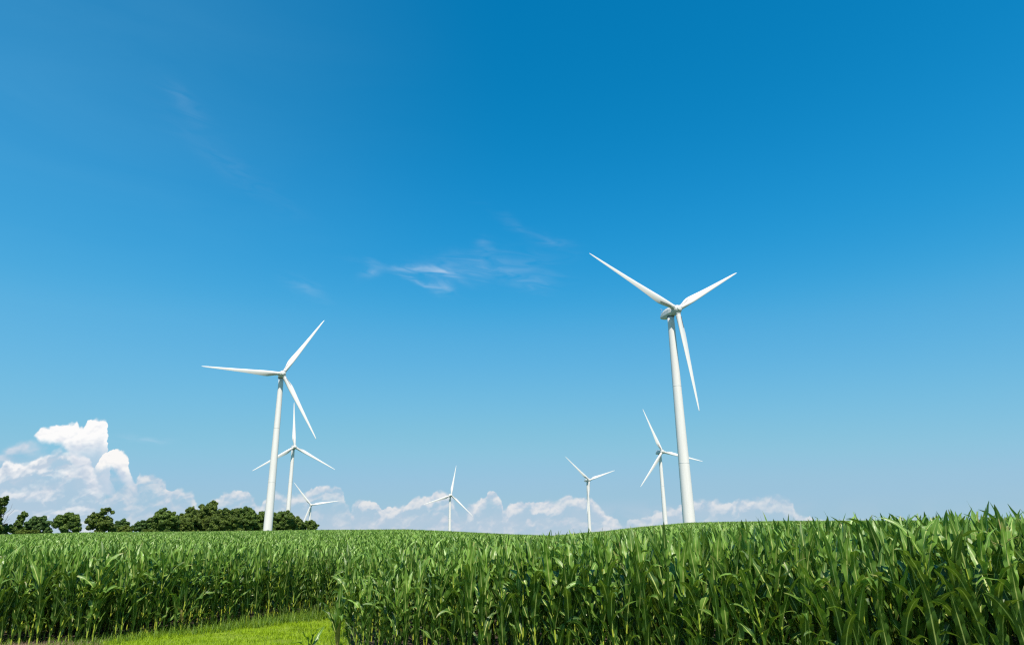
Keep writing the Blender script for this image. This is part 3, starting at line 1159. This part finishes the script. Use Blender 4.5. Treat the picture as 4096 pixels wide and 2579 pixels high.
def make_trees():
    D = 410.0
    O, G_, B_ = M_CROWN_OLIVE, M_CROWN, M_CROWN_BLUE
    round_ = [(-.28, .38, .36), (.26, .40, .36), (-.12, .62, .34), (.14, .64, .33), (0, .3, .4), (-.36, .12, .3), (.36, .12, .3)]
    dome = [(-.30, .32, .34), (.30, .34, .34), (0, .66, .32), (-.18, .55, .32), (.18, .52, .34), (0, .25, .4)]
    # x0, x1, ytop, ybase(skyline), bearing of the middle
    T = [
        ((-26, 20, 1184, 1257), -36.5, [(-.1, .78, .20), (.18, .83, .15), (.32, .90, .09), (.05, .58, .17), (-.3, .45, .3), (-.1, .18, .28), (.12, .36, .12)], O, 'gaunt tree with bare twisting branches at the left edge', dict(dens=1.0, size=.6, branches=[((0, 0, 8), (5.2, 0, 13)), ((0, 0, 7.5), (6.8, 0, 12.2)), ((2, 0, 9), (6.2, 0, 17.5)), ((1, 0, 10), (5, 0, 19.5))])),
        ((-2, 38, 1228, 1257), -35.9, [(-.3, .5, .36), (.1, .42, .34), (0, .3, .35)], G_, 'low dark tree under the gaunt tree at the left edge', {}),
        ((20, 56, 1210, 1256), -35.25, [(-.34, .24, .20), (.16, .68, .22), (.06, .44, .22), (.24, .84, .13), (-.10, .14, .22), (.2, .2, .2)], G_, 'narrow leaning tree, second from the left edge', {}),
        ((55, 123, 1218, 1255), -34.2, round_, B_, 'wide low round tree left of the double crowned tree', {}),
        ((123, 192, 1211, 1255), -32.55, [(-.28, .48, .34), (-.22, .66, .26), (.10, .62, .36), (.22, .52, .36), (-.05, .25, .36), (.32, .2, .3), (.05, .78, .20)], G_, 'double crowned tree with sky showing under its left side', {}),
        ((195, 272, 1201, 1253), -30.55, [(-.30, .48, .24), (-.18, .62, .20), (.02, .74, .18), (.20, .84, .15), (.34, .74, .10), (-.1, .30, .34), (.18, .34, .32), (.34, .22, .3), (0, .5, .26)], O, 'feathery tree with a loose branch reaching out to the right', dict(dens=1.05, size=.6)),
        ((268, 304, 1223, 1252), -29.2, round_, B_, 'small round tree right of the feathery tree', {}),
        ((303, 347, 1225, 1251), -28.0, dome, B_, 'small pale tree in the gap before the tall group', {}),
        ((343, 400, 1200, 1251), -26.6, dome, G_, 'dark dome shaped tree starting the tall group', {}),
        ((384, 438, 1219, 1250), -25.4, dome, O, 'shorter tree filling the gap in the tall group', {}),
        ((408, 450, 1196, 1250), -24.95, [(-.2, .3, .36), (.15, .35, .36), (.08, .72, .24), (-.1, .55, .28), (.12, .86, .13)], O, 'olive tree leaning against the highest tree', {}),
        ((448, 493, 1183, 1249), -23.75, [(-.2, .3, .32), (.2, .3, .32), (.05, .62, .30), (.16, .80, .20), (-.2, .52, .26), (.1, .45, .34)], O, 'highest pointed tree of the row', {}),
        ((491, 548, 1196, 1249), -22.3, round_, O, 'broad olive tree right of the highest tree', {}),
        ((542, 584, 1194, 1248), -21.0, dome, G_, 'dark tree with a pointed top left of the large turbine tower', {}),
        ((574, 626, 1201, 1248), -19.75, round_, G_, 'dark tree partly behind the large turbine tower', {}),
        ((618, 672, 1201, 1248), -18.4, round_, G_, 'dark tree just right of the large turbine tower', {}),
        ((660, 700, 1213, 1247), -17.35, dome, O, 'lower tree in front of the second turbine tower', {}),
        ((696, 737, 1222, 1247), -16.25, dome, G_, 'last tree at the right end of the row', {}),
    ]
    for i, ((x0, x1, yt, yb), bc, lob, mat, lab, kw) in enumerate(T):
        tree_px(x0, x1, yt, yb, bc, 0, D + 7 * ((i * 5) % 4) - 6, lab, mat, i, lob, **kw)
    S = [
        ((60, 94, 1246, 1256), -34.4, 'light green bush below the wide low tree'),
        ((52, 72, 1245, 1256), -34.95, 'small light bush below the narrow leaning tree'),
        ((285, 312, 1237, 1252), -28.95, 'light bush below the small round tree'),
        ((330, 356, 1244, 1251), -27.45, 'yellow green bush before the dark dome shaped tree'),
    ]
    for i, ((x0, x1, yt, yb), bc, lab) in enumerate(S):
        tree_px(x0, x1, yt, yb, bc, 0, 385.0, lab, M_BUSH, 50 + i, [(-.3, .3, .6), (.25, .3, .65), (0, .35, .6), (-.1, -.3, .8), (.2, -.3, .8)], name='bush', group='bushes before the trees', dens=2.0, size=.6)


make_trees()

# ------------------------------------------------------------------ sky with clouds
world = bpy.data.worlds.new('World')
scene.world = world
world.use_nodes = True
wb = NB(world.node_tree)
bg = world.node_tree.nodes['Background']
bg.inputs['Strength'].default_value = 0.078
skyn = wb.n('ShaderNodeTexSky', sky_type='NISHITA', sun_disc=False, sun_elevation=SUN_EL, sun_rotation=SUN_AZ, altitude=200.0, air_density=1.0, dust_density=0.6, ozone_density=2.0)
# --- grade of the clear sky: deeper blue overhead, pale towards the horizon
tcw = wb.n('ShaderNodeTexCoord')
sxyz = wb.n('ShaderNodeSeparateXYZ')
wb.l(tcw.outputs['Generated'], sxyz.inputs[0])
DX, DY, DZ = sxyz.outputs
AZ = wb.m('MULTIPLY', wb.m('ARCTAN2', DX, DY), 180 / math.pi)
EL = wb.m('MULTIPLY', wb.m('ARCSINE', DZ), 180 / math.pi)
crv = wb.n('ShaderNodeRGBCurve')
scl = wb.n('ShaderNodeVectorMath', operation='SCALE')
wb.l(skyn.outputs[0], scl.inputs[0])
scl.inputs['Scale'].default_value = 0.1
wb.l(scl.outputs[0], crv.inputs['Color'])
crv.mapping.use_clip = False


def set_curve(c, pts, handle='AUTO'):
    while len(c.points) > 2:
        c.points.remove(c.points[1])
    c.points[0].location, c.points[1].location = pts[0], pts[-1]
    for p in pts[1:-1]:
        c.points.new(*p)
    for p in c.points:
        p.handle_type = handle


set_curve(crv.mapping.curves[0], [(0, 0), (.084, .002), (.110, .010), (.136, .027), (.191, .100), (.366, .252), (.47, .305), (.60, .340), (1, .75)])
set_curve(crv.mapping.curves[1], [(0, 0), (.138, .195), (.219, .322), (.305, .428), (.527, .548), (.604, .550), (.68, .555), (1, .80)])
set_curve(crv.mapping.curves[2], [(0, 0), (.262, .480), (.381, .67), (.491, .735), (.60, .742), (.672, .725), (1, .95)])
crv.mapping.update()
sky_lin = crv.outputs[0]
HZ = rgb(.345, .545, .665)
sky_lin = wb.mix(wb.rng(EL, 0.0, 5.5, 0.85, 0.0, True), sky_lin, HZ)

# --- coordinates in degrees, gently warped
P2 = wb.xyz(AZ, EL)
w1 = wb.noise(P2, .55, 4.0, .55, dim='2D')
w2 = wb.noise(wb.xyz(wb.m('ADD', AZ, 37.0), wb.m('ADD', EL, 11.0)), .55, 4.0, .55, dim='2D')
f1 = wb.noise(P2, 2.6, 4.0, .6, dim='2D')
f2 = wb.noise(wb.xyz(wb.m('ADD', AZ, 91.0), EL), 2.6, 4.0, .6, dim='2D')


def warped(a, b):
    return (wb.m('ADD', AZ, wb.m('ADD', wb.m('MULTIPLY', wb.m('SUBTRACT', w1, .5), a), wb.m('MULTIPLY', wb.m('SUBTRACT', f1, .5), b))),
            wb.m('ADD', EL, wb.m('ADD', wb.m('MULTIPLY', wb.m('SUBTRACT', w2, .5), a), wb.m('MULTIPLY', wb.m('SUBTRACT', f2, .5), b))))


XW, YW = warped(.55, .22)


def billow(x, y, scale, detail):
    v = wb.n('ShaderNodeTexVoronoi', feature='SMOOTH_F1', voronoi_dimensions='2D')
    v.inputs['Scale'].default_value = scale
    v.inputs['Detail'].default_value = detail
    v.inputs['Roughness'].default_value = .5
    v.inputs['Lacunarity'].default_value = 2.2
    v.inputs['Smoothness'].default_value = .55
    wb.l(wb.xyz(x, y), v.inputs['Vector'])
    return wb.m('SUBTRACT', 1.0, v.outputs['Distance'])


B0 = billow(XW, YW, 1.3, 1.0)
B1 = billow(wb.m('SUBTRACT', XW, .03), wb.m('ADD', YW, .16), 1.3, 1.0)
RELIEF = wb.m('SUBTRACT', B0, B1)
LARGE = wb.noise(wb.xyz(wb.m('MULTIPLY', AZ, .8), wb.m('MULTIPLY', EL, 1.3)), .5, 2.0, .5, .4, dim='2D')
MEDN = wb.noise(wb.xyz(XW, wb.m('MULTIPLY', wb.m('ADD', YW, wb.m('MULTIPLY', XW, -.25)), 1.5)), .75, 3.0, .5, .3, dim='2D')


def profile(pts, x, drop=True):
    """elevation (deg) of an outline over azimuth (deg), piecewise smooth"""
    x0, x1 = pts[0][0] - .01, pts[-1][0] + .01
    pts = sorted(pts)
    pts = [(pts[0][0] - .5, -2.5)] + pts + [(pts[-1][0] + .5, -2.5)] if drop else pts
    q = []
    for px_, py_ in pts:
        if q and px_ - q[-1][0] < .015:
            px_ = q[-1][0] + .015
        q.append((px_, py_))
    x0, x1 = q[0][0], q[-1][0]
    fc = wb.n('ShaderNodeFloatCurve')
    set_curve(fc.mapping.curves[0], [((a - x0) / (x1 - x0), (b + 3.0) / 14.0) for a, b in q], 'VECTOR')
    fc.mapping.extend = 'HORIZONTAL'
    fc.mapping.update()
    wb.put(fc.inputs['Value'], wb.rng(x, x0, x1))
    return wb.m('SUBTRACT', wb.m('MULTIPLY', fc.outputs[0], 14.0), 3.0)


WHITE, WARM = rgb(.98, .975, .97), rgb(.84, .825, .825)
GREY, HAZE = rgb(.53, .62, .73), rgb(.43, .56, .70)


def over(base, alpha, col):
    return wb.mix(alpha, base, col)


def cloud(base, top, amp=.30, soft=.16, glow=1.2, depth=3.0, low=.5, hi=WHITE, sh=GREY, bot=None, bsoft=.3, strength=1.0, relief=1.2, holes=.0, body=.8, patch=1.6, low_el=None):
    d = wb.m('SUBTRACT', profile(top, XW), YW)
    d = wb.m('ADD', d, wb.m('MULTIPLY', wb.m('SUBTRACT', B0, .60), amp))
    a = wb.rng(d, 0.0, wb.rng(LARGE, .3, .7, soft * .6, soft * 3.2), smooth=True)
    a = wb.m('MULTIPLY', a, wb.m('MULTIPLY', wb.rng(XW, top[0][0] - .3, top[0][0] + .5, smooth=True), wb.rng(XW, top[-1][0] - .7, top[-1][0] + .3, 1.0, 0.0, True)))
    ln = wb.m('SUBTRACT', LARGE, .5)
    mn = wb.m('SUBTRACT', MEDN, .5)
    if bot:
        e = wb.m('SUBTRACT', YW, profile(bot, XW, False))
        a = wb.m('MULTIPLY', a, wb.rng(e, 0.0, bsoft, smooth=True))
    fade = wb.rng(wb.m('ADD', d, wb.m('MULTIPLY', ln, 1.6)), glow * .6, depth, 1.0, low, True)
    a = wb.m('MULTIPLY', a, fade)
    if holes:
        hv = wb.m('ADD', mn, wb.rng(d, .1, depth * .6, .30, -.04))
        a = wb.m('MULTIPLY', a, wb.rng(hv, -.10, .16, 1 - holes, 1.0, True))
    a = wb.m('MULTIPLY', a, strength, clamp=True)
    t = wb.rng(wb.m('ADD', d, wb.m('MULTIPLY', ln, glow * 1.4)), glow * .3, glow * 2.2, body, .10, True)
    t = wb.m('ADD', t, wb.m('MULTIPLY', mn, patch))
    t = wb.m('ADD', t, wb.m('MULTIPLY', RELIEF, relief), clamp=True)
    if low_el:
        g = wb.rng(wb.m('ADD', YW, wb.m('MULTIPLY', ln, 1.2)), low_el[0], low_el[1], 0.0, 1.0, True)
        t = wb.m('MULTIPLY', t, wb.m('ADD', .12, wb.m('MULTIPLY', g, .88)))
        a = wb.m('MULTIPLY', a, wb.m('ADD', low_el[2], wb.m('MULTIPLY', g, 1 - low_el[2])))
    return over(base, a, wb.mix(t, sh, hi))


PA = [(-35.47, 4.97), (-35.51, 6.67), (-35.43, 7.22), (-35.28, 7.49), (-34.96, 7.75), (-34.54, 7.89), (-34.03, 8.17), (-33.79, 8.27), (-33.04, 8.36), (-32.82, 8.17), (-32.49, 8.22), (-32.35, 8.5), (-32.16, 8.64), (-31.71, 8.64), (-31.57, 8.77), (-31.36, 8.79), (-31.2, 8.62), (-31.09, 8.14), (-30.74, 6.34), (-30.32, 4.57), (-29.85, 3.69)]
PAB = [(-35.8, 6.94), (-35.41, 7.08), (-35.16, 6.75), (-34.9, 6.51), (-34.38, 6.48), (-33.88, 6.48), (-33.48, 6.32), (-33.07, 5.79), (-32.48, 4.79), (-31.5, 3.37), (-29.59, 2.81)]
PDB = [(-31.88, 5.02), (-31.61, 4.94), (-31.35, 4.74), (-31.13, 4.69), (-30.95, 4.87), (-30.71, 5.03), (-30.37, 4.92), (-29.97, 4.52), (-29.18, 3.7), (-28.25, 2.82)]
PF = [(-38.11, 4.31), (-36.74, 4.22), (-35.33, 4.13), (-34.42, 4.44), (-33.48, 4.76), (-32.37, 5.73), (-31.7, 5.59), (-30.77, 5.44), (-29.67, 5.24), (-28.7, 4.16), (-27.27, 3.73), (-25.79, 3.15), (-24.53, 2.24), (-21.6, 2.39), (-19.16, 2.55), (-15.34, 2.54), (-12.35, 2.03), (-8.66, 2.0), (-7.3, 2.32), (-5.24, 2.13), (-3.51, 1.6), (-1.78, 2.08), (0.65, 1.88), (1.0, 2.04), (2.03, 1.52), (4.11, 1.82), (6.5, 1.44), (9.84, 0.72), (13.18, 0.99), (16.41, 1.02), (19.54, 1.01), (22.5, 0.64), (36.62, 0.19)]
PB = [(-37.88, 5.55), (-37.09, 6.26), (-36.78, 6.47), (-36.48, 6.78), (-36.17, 7.03), (-35.79, 7.17), (-35.35, 7.14), (-34.54, 6.73), (-33.53, 5.04)]
PC = [(-37.66, 4.32), (-37.06, 4.76), (-36.82, 5.24), (-36.74, 5.58), (-36.64, 5.64), (-36.1, 5.53), (-35.68, 5.55), (-35.23, 5.69), (-34.86, 5.96), (-34.4, 6.13), (-34.12, 6.38), (-33.53, 6.61), (-32.63, 6.55), (-32.02, 5.93), (-31.38, 5.13), (-30.55, 3.97)]
PD = [(-31.72, 3.94), (-31.63, 4.94), (-31.5, 5.42), (-31.29, 5.75), (-31.04, 6.03), (-30.87, 6.16), (-30.57, 6.32), (-30.24, 6.43), (-29.97, 6.47), (-29.77, 6.39), (-29.6, 6.12), (-29.43, 5.65), (-29.3, 5.35), (-29.07, 4.84), (-28.79, 4.4), (-28.33, 3.42)]
PEA = [(-30.69, 3.09), (-30.17, 3.54), (-29.86, 3.78), (-29.64, 4.05), (-29.26, 4.27), (-28.77, 4.28), (-28.57, 4.61), (-28.53, 4.92), (-28.25, 4.84), (-27.98, 4.9), (-27.64, 4.91), (-27.35, 4.8), (-27.03, 4.53), (-26.77, 4.26), (-26.54, 3.93), (-26.1, 3.81), (-25.6, 3.98), (-25.29, 3.79), (-25.01, 3.83), (-24.75, 3.37), (-24.44, 2.7), (-24.03, 2.39)]
PEB = [(-23.78, 2.82), (-23.61, 3.1), (-23.14, 3.45), (-22.69, 3.7), (-22.19, 3.8), (-21.69, 3.96), (-21.07, 3.81), (-20.64, 3.5), (-20.24, 2.93), (-19.92, 2.8), (-19.65, 3.25), (-19.36, 3.83), (-18.96, 3.92), (-18.46, 3.61), (-17.97, 3.41), (-17.51, 3.67), (-16.88, 3.84), (-16.25, 3.97), (-15.78, 4.24), (-15.17, 4.4), (-14.63, 4.31), (-13.9, 4.27), (-13.7, 3.58), (-13.49, 2.92), (-13.3, 2.46)]
PEC = [(-13.12, 2.72), (-12.87, 3.09), (-12.55, 3.22), (-12.28, 3.12), (-11.77, 3.15), (-11.4, 2.98), (-11.02, 2.78), (-10.67, 2.38), (-10.31, 2.67), (-9.83, 2.64), (-9.36, 2.73), (-8.85, 2.8), (-8.66, 3.09), (-8.39, 3.43), (-7.7, 3.32), (-7.22, 3.35), (-6.92, 3.55), (-6.71, 3.78), (-6.3, 3.81), (-5.92, 3.88), (-5.6, 3.71), (-5.32, 3.54), (-5.04, 2.86), (-4.61, 1.95)]
PED = [(-4.03, 2.28), (-3.68, 2.68), (-3.44, 2.87), (-3.09, 3.11), (-2.78, 3.24), (-2.4, 3.33), (-2.11, 3.7), (-1.76, 3.76), (-1.42, 3.49), (-1.14, 3.01), (-1.01, 2.4), (-0.55, 2.56), (0.15, 2.79), (1.02, 2.91), (1.79, 2.93), (2.7, 3.08), (3.47, 3.14), (4.21, 3.33), (4.86, 3.21), (5.52, 3.13), (6.31, 3.05), (6.64, 2.67), (7.06, 2.19), (7.87, 1.58), (8.52, 1.04)]
PEE = [(9.04, 1.23), (9.83, 1.41), (10.92, 1.65), (11.61, 2.0), (12.29, 2.21), (13.31, 2.45), (14.39, 2.71), (15.27, 2.75), (16.29, 2.56), (17.22, 2.6), (18.01, 2.6), (18.82, 2.74), (19.7, 2.87), (20.53, 2.84), (21.23, 2.75), (21.49, 2.46), (21.76, 1.73), (22.29, 1.25), (24.01, 0.97), (26.83, 0.96), (28.73, 1.02), (30.76, 0.68), (33.27, 0.81), (36.69, 0.53)]


# thin veil of high cloud, denser to the left, with a few combed streaks
ST = wb.n('ShaderNodeMapping')
ST.inputs['Rotation'].default_value = (0, 0, rad(24))
ST.inputs['Scale'].default_value = (.05, .22, 1)
wb.l(wb.xyz(AZ, EL), ST.inputs[0])
streak = wb.noise(ST.outputs[0], 1.0, 5.0, .55, .5, dim='2D')
veil = wb.m('MULTIPLY', wb.rng(AZ, 2, -44, 0.0, .17, True), wb.rng(streak, .2, .8, .75, 1.15))
veil = wb.m('MULTIPLY', veil, wb.rng(EL, 3, 10))
veil = wb.m('MULTIPLY', veil, wb.rng(EL, 26, 60, 1.0, 0.35, True))
sky_lin = over(sky_lin, veil, rgb(.21, .56, .82))

wx, wy = AZ, EL
hair1 = wb.noise(wb.xyz(wb.m('MULTIPLY', AZ, .35), wb.m('ADD', wb.m('MULTIPLY', EL, 1.9), wb.m('MULTIPLY', AZ, .22))), .8, 5.0, .52, .7, dim='2D')
cw = wb.noise(P2, .28, 3.0, .5, dim='2D')


def wisp(base, cx, cy, rx, ry, ang, s, pw=1.0):
    c, sn = math.cos(rad(ang)), math.sin(rad(ang))
    dx = wb.m('SUBTRACT', AZ, cx)
    dy = wb.m('SUBTRACT', wb.m('ADD', EL, wb.m('MULTIPLY', wb.m('SUBTRACT', cw, .5), 1.6)), cy)
    u = wb.m('DIVIDE', wb.m('ADD', wb.m('MULTIPLY', dx, c), wb.m('MULTIPLY', dy, sn)), rx)
    v = wb.m('DIVIDE', wb.m('SUBTRACT', wb.m('MULTIPLY', dy, c), wb.m('MULTIPLY', dx, sn)), ry)
    g = wb.m('POWER', 2.718, wb.m('MULTIPLY', wb.m('ADD', wb.m('MULTIPLY', u, u), wb.m('MULTIPLY', v, v)), -1.0))
    return over(base, wb.m('MULTIPLY', g, wb.m('MULTIPLY', wb.rng(hair1, .30, .72), s), clamp=True), rgb(.60, .73, .88))


for args in [(-8.6, 21.95, 3.4, .26, -4, .32), (-6.0, 21.55, 1.5, .26, -16, .50), (-8.0, 20.9, 1.9, .16, -15, .40), (-6.2, 20.5, .9, .5, -20, .25),
             (-2.8, 22.4, 4.6, 1.0, 4, .19), (-2.4, 23.8, .55, .8, 62, .10), (1.5, 21.3, 2.6, .7, -6, .16), (-12.6, 21.5, .8, .4, 20, .26),
             (.8, 25.6, 2.8, .45, -24, .06), (4.2, 23.9, 1.6, .5, -26, .09), (-29.2, 32.2, 1.9, .6, -26, .07), (-25, 28.5, 5.5, .9, -26, .04), (-18.0, 19.9, 1.6, .5, -22, .16), (-28.6, 7.3, 1.6, .22, 6, .32)]:
    sky_lin = wisp(sky_lin, *args)

clear_sky = sky_lin
# haze of far cloud along the horizon, then the cumulus banks from far to near
band = wb.m('MULTIPLY', wb.rng(EL, 0.2, 3.2, .55, 0.0, True), wb.rng(LARGE, .34, .62, .25, 1.0))
band = wb.m('MULTIPLY', band, wb.rng(AZ, 12, 26, 1.0, .25, True))
sky_lin = over(sky_lin, band, rgb(.58, .64, .735))
sky_lin = cloud(sky_lin, PB, amp=.4, soft=.9, glow=.8, depth=2.4, low=.3, hi=rgb(.70, .73, .80), sh=HAZE, strength=.75, holes=.35, relief=.6)
sky_lin = cloud(sky_lin, PF, amp=.7, soft=.8, glow=.5, depth=2.2, low=.5, hi=rgb(.70, .70, .76), sh=rgb(.50, .60, .72), strength=.70, holes=.6)
sky_lin = cloud(sky_lin, PC, amp=.45, soft=.30, glow=.55, depth=3.4, low=.6, body=.75, patch=2.6, hi=rgb(.95, .94, .935), sh=rgb(.54, .63, .74), strength=.95, holes=.45)
sky_lin = cloud(sky_lin, PA, amp=.32, soft=.12, glow=1.75, depth=4.6, low=.5, body=1.1, patch=1.0, bot=PAB, bsoft=.45, low_el=(5.3, 7.0, .62), hi=WHITE, sh=rgb(.60, .665, .775), relief=.8)
sky_lin = cloud(sky_lin, PD, amp=.30, soft=.11, glow=1.0, depth=3.4, low=.5, body=1.05, patch=1.2, bot=PDB, bsoft=.5, low_el=(4.0, 5.3, .66), hi=rgb(.96, .945, .925), sh=rgb(.60, .66, .77), relief=.9)
for pe, st in ((PEA, .80), (PEB, .80), (PEC, .84), (PED, .86), (PEE, .74)):
    sky_lin = cloud(sky_lin, pe, amp=.34, soft=.20, glow=.60, depth=2.2, low=.45, body=.62, patch=2.6, hi=WARM, sh=rgb(.51, .61, .725), strength=st, holes=.55, relief=1.0)
fin0 = wb.n('ShaderNodeVectorMath', operation='SCALE')
wb.l(clear_sky, fin0.inputs[0])
fin0.inputs['Scale'].default_value = 10.0
fin = wb.n('ShaderNodeVectorMath', operation='SCALE')
wb.l(sky_lin, fin.inputs[0])
fin.inputs['Scale'].default_value = 10.0
# the banks of cloud stand only low over the field; elsewhere the clear sky is used as it is
low_sky = wb.m('MULTIPLY', wb.m('LESS_THAN', EL, 10.5), wb.m('LESS_THAN', wb.m('ABSOLUTE', AZ), 60.0))
bg2 = wb.n('ShaderNodeBackground')
bg2.inputs['Strength'].default_value = 0.078
mixs = wb.n('ShaderNodeMixShader')
wb.l(low_sky, mixs.inputs[0])
wb.l(bg.outputs[0], mixs.inputs[1])
wb.l(bg2.outputs[0], mixs.inputs[2])
wb.l(mixs.outputs[0], world.node_tree.nodes['World Output'].inputs['Surface'])
wb.l(fin0.outputs[0], bg.inputs['Color'])
wb.l(fin.outputs[0], bg2.inputs['Color'])
world.cycles.sampling_method = 'MANUAL'
world.cycles.sample_map_resolution = 256

# ------------------------------------------------------------------ light, camera, output
sd = bpy.data.lights.new('sun', 'SUN')
sd.energy = 5.0
sd.angle = rad(0.53)
sd.color = (1.0, .92, .82)
so = link(bpy.data.objects.new('sun', sd))
sv = Vector((math.sin(SUN_AZ) * math.cos(SUN_EL), math.cos(SUN_AZ) * math.cos(SUN_EL), math.sin(SUN_EL)))
so.rotation_euler = (-sv).to_track_quat('-Z', 'Y').to_euler()
so.location = (0, 0, 60)

cd = bpy.data.cameras.new('camera')
cd.sensor_width = 36.0
cd.lens = CAMF
cd.clip_start = 0.1
cd.clip_end = 30000
co = link(bpy.data.objects.new('camera', cd))
pitch, roll = math.atan2(504, 1590.0), math.atan2(81, 5024.0)
Fv = Vector((0, math.cos(pitch), math.sin(pitch)))
R0, U0 = Vector((1, 0, 0)), Vector((0, -math.sin(pitch), math.cos(pitch)))
Rv = R0 * math.cos(roll) - U0 * math.sin(roll)
Uv = R0 * math.sin(roll) + U0 * math.cos(roll)
mw = Matrix((Rv, Uv, -Fv)).transposed().to_4x4()
mw.translation = Vector((0, 0, EYE))
co.matrix_world = mw
scene.camera = co

vs = scene.view_settings
vs.view_transform = 'Standard'
vs.look = 'None'
vs.exposure = 0.36
vs.gamma = 1.0
cy = scene.cycles
cy.max_bounces = 8
cy.diffuse_bounces = 2
cy.glossy_bounces = 2
cy.transmission_bounces = 4
cy.transparent_max_bounces = 8
cy.use_denoising = False
cy.pixel_filter_type = 'BLACKMAN_HARRIS'
cy.filter_width = 1.25
